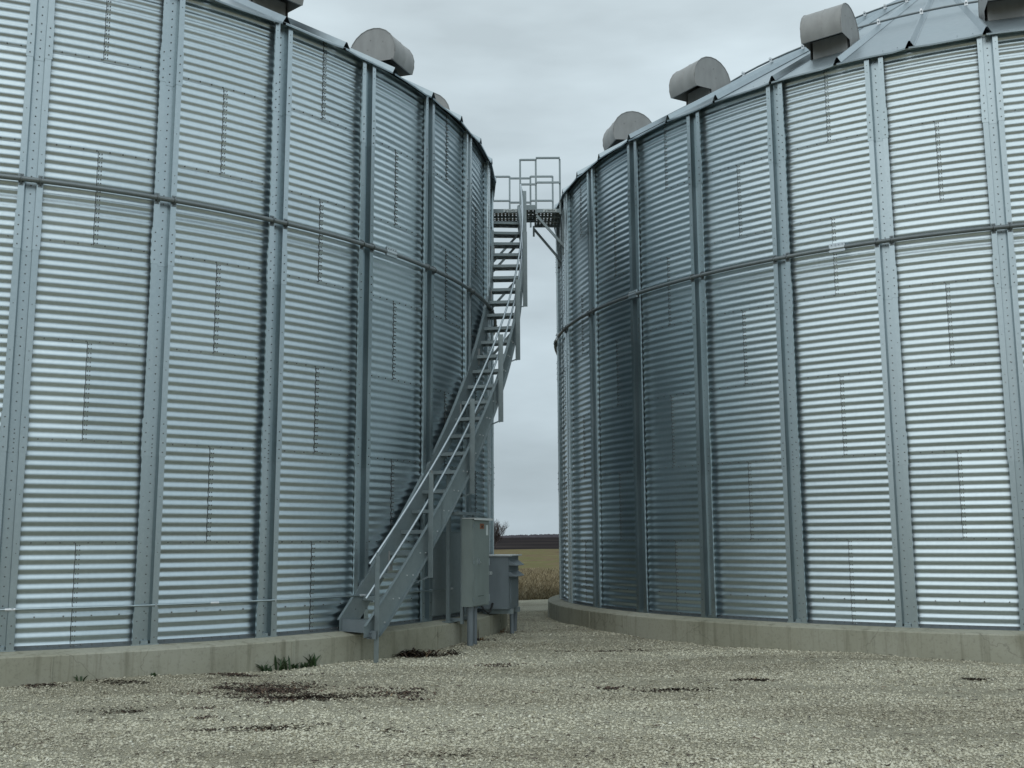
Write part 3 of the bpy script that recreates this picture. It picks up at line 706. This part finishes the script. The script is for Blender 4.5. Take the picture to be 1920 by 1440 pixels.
# thin conduit round the stair bin
rc_ = W0 + DEP + 0.018; zc = ZB + 0.43
p0 = pol(rc_, 0.05, 0); cd = empty('wall_conduit', (CL[0] + p0.x, CL[1] + p0.y, 0), 'thin galvanised conduit running low around the bin wall to the cabinets', 'conduit')
off = Vector((CL[0], CL[1], 0)) - cd.location
th_a, th_b, n = -0.1, 1.19, 4
for q in range(5):
    a = th_a + (th_b - th_a) * q / 5; b_ = th_a + (th_b - th_a) * (q + 1) / 5
    mb = MB(); mb.tube([pol(rc_, a + (b_ - a) * k / 12, zc) + off for k in range(13)], 0.0115, 8); build(mb, 'conduit_length', 'galvanised_rib', cd)
    mb = MB(); mb.tube([pol(rc_, b_ - 0.006 + 0.003 * k, zc) + off for k in range(5)], 0.0155, 8); build(mb, 'coupling', 'white_zinc', cd)
for q in range(-2, 5):
    th = PH['L'] + q * ST; mb = MB()
    mb.box(pol(rc_ - 0.004, th + 0.097 / rc_, zc) + off, (0.02, 0.034, 0.034), (et(th), er(th), UZ)); build(mb, 'strap', 'rail_steel', cd)

# ------------------------------------------------------------------ loose gravel stones
NS = 240000
yy_ = 5.6 + 17.0 * rng.random(NS * 2) ** 1.35; xx_ = (rng.random(NS * 2) * 2 - 1) * (0.54 * yy_ + 1.4)
track = 0.5 + 0.5 * np.sin(yy_ * 2.6 + 0.35 * xx_ + 0.8 * np.sin(xx_ * 0.5)) + 0.35 * np.sin(xx_ * 1.7 + yy_ * 5.1)
ok = (rng.random(NS * 2) < np.clip(0.45 + 0.7 * track, 0.3, 1)) & (np.hypot(xx_ - CL[0], yy_ - CL[1]) > RB + 0.34) & (np.hypot(xx_ - CR[0], yy_ - CR[1]) > RB + 0.34)
xx_, yy_ = xx_[ok][:NS], yy_[ok][:NS]; NS = len(xx_)
base8 = np.array([(1, 0, 0), (-1, 0, 0), (0, 1, 0), (0, -1, 0), (0, 0, 1), (0, 0, -1)], float)
F8 = np.array([(0, 2, 4), (2, 1, 4), (1, 3, 4), (3, 0, 4), (2, 0, 5), (1, 2, 5), (3, 1, 5), (0, 3, 5)])
sz = 0.0034 + 0.0105 * rng.random(NS) ** 3.2 * (1 + 0.025 * yy_)
jit = base8[None] * (0.75 + 0.6 * rng.random((NS, 6, 1))) + 0.28 * (rng.random((NS, 6, 3)) - 0.5)
jit = jit * (sz[:, None, None] * np.stack([1 + 0.5 * rng.random(NS), 1 + 0.3 * rng.random(NS), 0.45 + 0.4 * rng.random(NS)], 1)[:, None, :])
a = rng.random(NS) * 2 * PI; ca, sa = np.cos(a)[:, None], np.sin(a)[:, None]
V = np.stack([jit[..., 0] * ca - jit[..., 1] * sa + xx_[:, None], jit[..., 0] * sa + jit[..., 1] * ca + yy_[:, None], jit[..., 2] + (gh(xx_, yy_) + sz * 0.25)[:, None]], -1).reshape(-1, 3)
F = (F8[None] + (np.arange(NS) * 6)[:, None, None]).reshape(-1, 3)
tone = np.repeat(np.clip(rng.normal(0.54, 0.20, NS), 0, 1), 6)
o = link('gravel', fast_mesh('gravel', V, F, 'gravel_stone', tone)); o['kind'] = 'stuff'; tag(o, 'pale crushed limestone gravel covering the yard between the bins', 'gravel')

# ------------------------------------------------------------------ dark corn debris, each patch a thing
def pix_ground(px, py):
    u = (px - 960) / 1955.5; v_ = (720 - py) / 1955.5
    d_ = fwd + r2 * u + u2 * v_; t_ = -(1.1109 + ZB) / d_.z; return (d_.x * t_, d_.y * t_)
def debris(cx, cy, lx, ly, n, label, L=(0.012, 0.05), hump=0.012, tonep=(2.6, 2.2), group='patches of dark crop debris'):
    V = []; F = []; T = []; cl = []
    for _ in range(max(3, n // 28)):
        rr = abs(random.gauss(0, 0.5)); an = random.uniform(0, 2 * PI); cl.append((cx + rr * math.cos(an) * lx, cy + rr * math.sin(an) * ly, random.uniform(0.02, 0.085), rr))
    for _ in range(n):
        c_ = random.choice(cl); rr = c_[3]
        x = c_[0] + random.gauss(0, c_[2] * 2.2); y = c_[1] + random.gauss(0, c_[2] * 0.9)
        if math.hypot(x - CL[0], y - CL[1]) < RB + 0.36 or math.hypot(x - CR[0], y - CR[1]) < RB + 0.36: continue
        h = float(gh(x, y)) + hump * max(0, 1 - rr) * random.random() * 0.7 + 0.003
        l = random.uniform(*L); wd_ = min(random.uniform(0.003, 0.008) + 0.06 * l, 0.008); d_ = random.gauss(0, 0.7) if lx > 2 * ly else random.uniform(0, PI)
        dx, dy = math.cos(d_), math.sin(d_); o_ = len(V); tz = random.uniform(-0.25, 0.35) * l * 0.5; bend = random.uniform(0, 0.3) * l
        for s_, bz in ((-1, 0), (0, bend), (1, 0)):
            V.append((x + dx * l / 2 * s_ - dy * wd_, y + dy * l / 2 * s_ + dx * wd_, h + tz * s_ + bz)); V.append((x + dx * l / 2 * s_ + dy * wd_, y + dy * l / 2 * s_ - dx * wd_, h + tz * s_ + bz + random.uniform(0, 0.008)))
        F += [(o_, o_ + 1, o_ + 3, o_ + 2), (o_ + 2, o_ + 3, o_ + 5, o_ + 4)]; T += [random.betavariate(*tonep)] * 6
    V = np.array(V); p = Vector((cx, cy, 0)); V[:, 0] -= cx; V[:, 1] -= cy
    o = link('debris', fast_mesh('debris', V, np.array(F), 'corn_debris', np.array(T)), None, (cx, cy, 0)); o['kind'] = 'stuff'; tag(o, label, 'debris', group)
for px, py, lx, ly, n, lab in ((500, 1294, 0.85, 0.9, 2000, 'largest dark patch of crop debris on the gravel below the green weeds'), (560, 1308, 0.8, 0.25, 700, 'long dark streak of crop debris beside the largest debris patch'),
        (450, 1268, 0.34, 0.12, 350, 'small dark debris patch between the weeds and the largest debris patch'), (755, 1300, 0.42, 0.5, 520, 'loose brown debris patch in front of the stair foot'),
        (640, 1302, 0.35, 0.10, 260, 'short dark debris streak at the end of the largest debris patch'), (520, 1364, 1.1, 0.35, 500, 'faint brown debris streak on the open gravel'),
        (1268, 1295, 0.50, 0.08, 420, 'dark debris streak on gravel in front of the right bin'), (1140, 1291, 0.20, 0.08, 130, 'small debris clump beside the dark streak'), (932, 1246, 0.24, 0.12, 220, 'brown debris clump on gravel between the bins'),
        (1408, 1278, 0.34, 0.06, 240, 'thin dark debris streak close to the right bin base'), (60, 1293, 0.30, 0.16, 260, 'dark debris clump at the foot of the stair bin concrete'), (240, 1288, 0.45, 0.12, 260, 'rusty debris strip along the concrete near a lone weed'),
        (215, 1332, 0.40, 0.10, 200, 'small dark debris patch on the open gravel beside the stair bin'), (385, 1348, 0.10, 0.05, 60, 'tiny dark debris scrap on open gravel'), (1820, 1276, 0.30, 0.05, 160, 'short dark debris streak by the right bin concrete'),
        (840, 1420, 0.18, 0.04, 90, 'dark debris scrap lying alone on the open gravel'), (1130, 1221, 0.7, 0.10, 240, 'thin debris line near the curved end of the right concrete base')):
    x, y = pix_ground(px, py); debris(x, y, lx, ly * (1.0 if n > 600 else 1.5), int(n * (0.9 if n > 600 else 0.55)), lab)
x, y = pix_ground(725, 1228); debris(x, y, 1.0, 0.25, 1700, 'heap of dry stalks and husks against the concrete at the stair post', (0.03, 0.30), 0.06, (0.6, 0.55))
x, y = pix_ground(862, 1205); debris(x, y, 0.35, 0.12, 420, 'dark husks piled at the foot of the cabinet conduits', (0.015, 0.07), 0.035)
# scattered chaff
V = []; F = []; T = []
for _ in range(17000):
    y = 5.8 + 12 * random.random() ** 1.2; x = random.uniform(-1, 1) * (0.54 * y + 1)
    if math.hypot(x - CL[0], y - CL[1]) < RB + 0.35 or math.hypot(x - CR[0], y - CR[1]) < RB + 0.35: continue
    l = 0.005 + 0.030 * random.random() ** 4; a_ = random.uniform(0, PI); wd_ = 0.002 + 0.10 * l; h = float(gh(x, y)) + 0.013; o_ = len(V); dx, dy = math.cos(a_), math.sin(a_)
    for s_ in (-1, 1): V += [(x + dx * l * s_ - dy * wd_, y + dy * l * s_ + dx * wd_, h + random.uniform(0, .008)), (x + dx * l * s_ + dy * wd_, y + dy * l * s_ - dx * wd_, h + random.uniform(0, .008))]
    F.append((o_, o_ + 1, o_ + 3, o_ + 2)); T += [random.betavariate(2, 2.4)] * 4
o = link('chaff', fast_mesh('chaff', np.array(V), np.array(F), 'corn_debris', np.array(T)), None); o['kind'] = 'stuff'; tag(o, 'fine dark chaff scattered all over the pale gravel', 'chaff')

# ------------------------------------------------------------------ weeds
def weed(px, py, n, L, label, m_='weed_green', wide=0.022, upright=0.72):
    x, y = pix_ground(px, py); 
    d_ = math.hypot(x - CL[0], y - CL[1]); lim = RB + 0.37
    if d_ < lim: x = CL[0] + (x - CL[0]) * lim / d_; y = CL[1] + (y - CL[1]) * lim / d_
    root = empty('weed', (x, y, float(gh(x, y)) - 0.01), label, 'weed', 'weeds at the concrete foot')
    for _ in range(n):
        mb = MB(); an = random.uniform(0, 2 * PI); l = L * random.uniform(0.45, 1.0); lean = random.uniform(0.3, 1.9) * (1.3 - upright); wd_ = wide * random.uniform(0.6, 1.2); vs = []
        ox, oy = random.gauss(0, L * 0.18), random.gauss(0, L * 0.10)
        if math.hypot(x + ox - CL[0], y + oy - CL[1]) < lim: oy = -abs(oy)
        dx, dy = math.cos(an), math.sin(an)
        for j in range(5):
            s_ = j / 4; h = l * s_ * (1 - 0.25 * lean * s_); ou = l * lean * s_ ** 1.6; hw = wd_ * (0.35 + 1.3 * s_) * (1 - s_) ** 0.6 + 0.0008
            vs += [(ox + dx * ou - dy * hw, oy + dy * ou + dx * hw, h), (ox + dx * ou, oy + dy * ou, h - hw * 0.5), (ox + dx * ou + dy * hw, oy + dy * ou - dx * hw, h)]
        mb.add(vs, [(j * 3 + k, j * 3 + k + 1, (j + 1) * 3 + k + 1, (j + 1) * 3 + k) for j in range(4) for k in range(2)]); build(mb, 'leaf', m_, root)
weed(488, 1258, 9, 0.19, 'leafy green weed with two tall leaves at the end of the weed row')
weed(522, 1256, 14, 0.22, 'tall leafy green weed in the middle of the weed row')
weed(552, 1254, 14, 0.13, 'low spreading green weed between the taller ones in the row')
weed(585, 1250, 18, 0.20, 'dense green weed with one upright spike, closest in its row to the stair foot')
weed(140, 1277, 6, 0.13, 'lone small green weed at the concrete beside rusty debris')
weed(270, 1270, 10, 0.06, 'tiny low weed in the joint of concrete and gravel')
weed(505, 1259, 12, 0.09, 'low ground-hugging weed between the two-leaved one and the tall one')
weed(570, 1253, 12, 0.10, 'short bushy weed just beside the spiked dense one')
weed(868, 1205, 7, 0.22, 'dark bent weed stems by the cabinet conduits', 'bark_grey', 0.008, 0.9)
weed(940, 1190, 14, 0.12, 'dry tan tuft of grass under the transformer box', 'weed_dry', 0.008)
weed(905, 1205, 10, 0.10, 'reddish dry tuft beside the grey conduits', 'weed_dry', 0.010)

# ------------------------------------------------------------------ field grass in the gap, far tree, far wood
NG = 22000
gy = 26.9 + 32 * rng.random(NG) ** 2.0; gx = rng.uniform(-0.055, 0.085, NG) * gy + rng.normal(0, 0.3, NG)
hh = (0.03 + 0.13 * rng.random(NG) ** 2) * np.clip(1.25 - (gy - 27) / 45, 0.4, 1.2); an = rng.random(NG) * 2 * PI; ln = rng.normal(0, 0.8, NG) * hh; wd_ = 0.008 + 0.022 * rng.random(NG)
P0_ = np.stack([gx - np.cos(an) * wd_, gy - np.sin(an) * wd_, np.full(NG, -0.06)], 1); P1_ = np.stack([gx + np.cos(an) * wd_, gy + np.sin(an) * wd_, np.full(NG, -0.06)], 1)
P2_ = np.stack([gx + ln, gy + rng.normal(0, 0.3, NG) * hh, hh], 1)
V = np.stack([P0_, P1_, P2_], 1).reshape(-1, 3); F = np.arange(NG * 3).reshape(-1, 3)
o = link('field_grass', fast_mesh('field_grass', V, F, 'dry_grass', np.repeat(np.clip(rng.normal(0.5, 0.25, NG), 0, 1), 3))); o['kind'] = 'stuff'; tag(o, 'dry tan stubble and grass at the field edge beyond the gravel', 'dry grass')

TX, TY = -3.6, 205.0
tree = empty('bare_tree', (TX, TY, -0.05), 'leafless dark tree standing alone by the ploughed field', 'tree')
mb = MB(); mb2 = MB(); rt = random.Random(5)
def branch(p, d_, L, r, lev):
    n = 4; pts = [p]; q = Vector(p); dd = Vector(d_)
    for _ in range(n):
        dd = (dd + Vector((rt.gauss(0, 0.13), rt.gauss(0, 0.13), 0.05))).normalized(); q = q + dd * (L / n); pts.append(q)
    (mb if lev == 0 else mb2).tube(pts, [r * (1 - 0.16 * k) for k in range(n + 1)], 5 if lev < 2 else 3, False)
    if lev >= 5: return
    for _ in range(5 if lev < 2 else 4):
        k = rt.randint(1, n); a_ = rt.uniform(0, 2 * PI); sp = rt.uniform(0.35, 0.75)
        nd = (dd * math.cos(sp) + Vector((math.cos(a_), math.sin(a_), 0.25)) * math.sin(sp)).normalized(); branch(pts[k], nd, L * rt.uniform(0.55, 0.75), r * 0.55, lev + 1)
for s_ in range(3): branch(Vector((rt.uniform(-.4, .4), rt.uniform(-.4, .4), 0)), Vector((rt.uniform(-.35, .35), rt.uniform(-.3, .3), 1)), 2.5, 0.13, 0)
build(mb, 'trunk', 'bark_grey', tree); build(mb2, 'crown', 'bark_grey', tree)

NT = 5000
tx = rng.uniform(-420, 420, NT); ty = 830 + rng.uniform(-30, 30, NT) ; th_ = 1.0 + 1.6 * rng.random(NT) + 0.7 * np.sin(tx * 0.05); wd_ = 1.2 + 2.0 * rng.random(NT); zb = 4.2
V = np.stack([np.stack([tx - wd_, ty, np.full(NT, zb)], 1), np.stack([tx + wd_, ty, np.full(NT, zb)], 1), np.stack([tx + wd_ * 0.5, ty + 1, zb + th_ * 0.8], 1), np.stack([tx + rng.normal(0, .5, NT), ty + 2, zb + th_], 1), np.stack([tx - wd_ * .6, ty + 1, zb + th_ * 0.75], 1)], 1).reshape(-1, 3)
o = link('distant_wood', fast_mesh('distant_wood', V, np.arange(NT * 5).reshape(-1, 5), 'far_wood')); o['kind'] = 'stuff'; tag(o, 'hazy purple line of leafless woods on the horizon', 'woods')
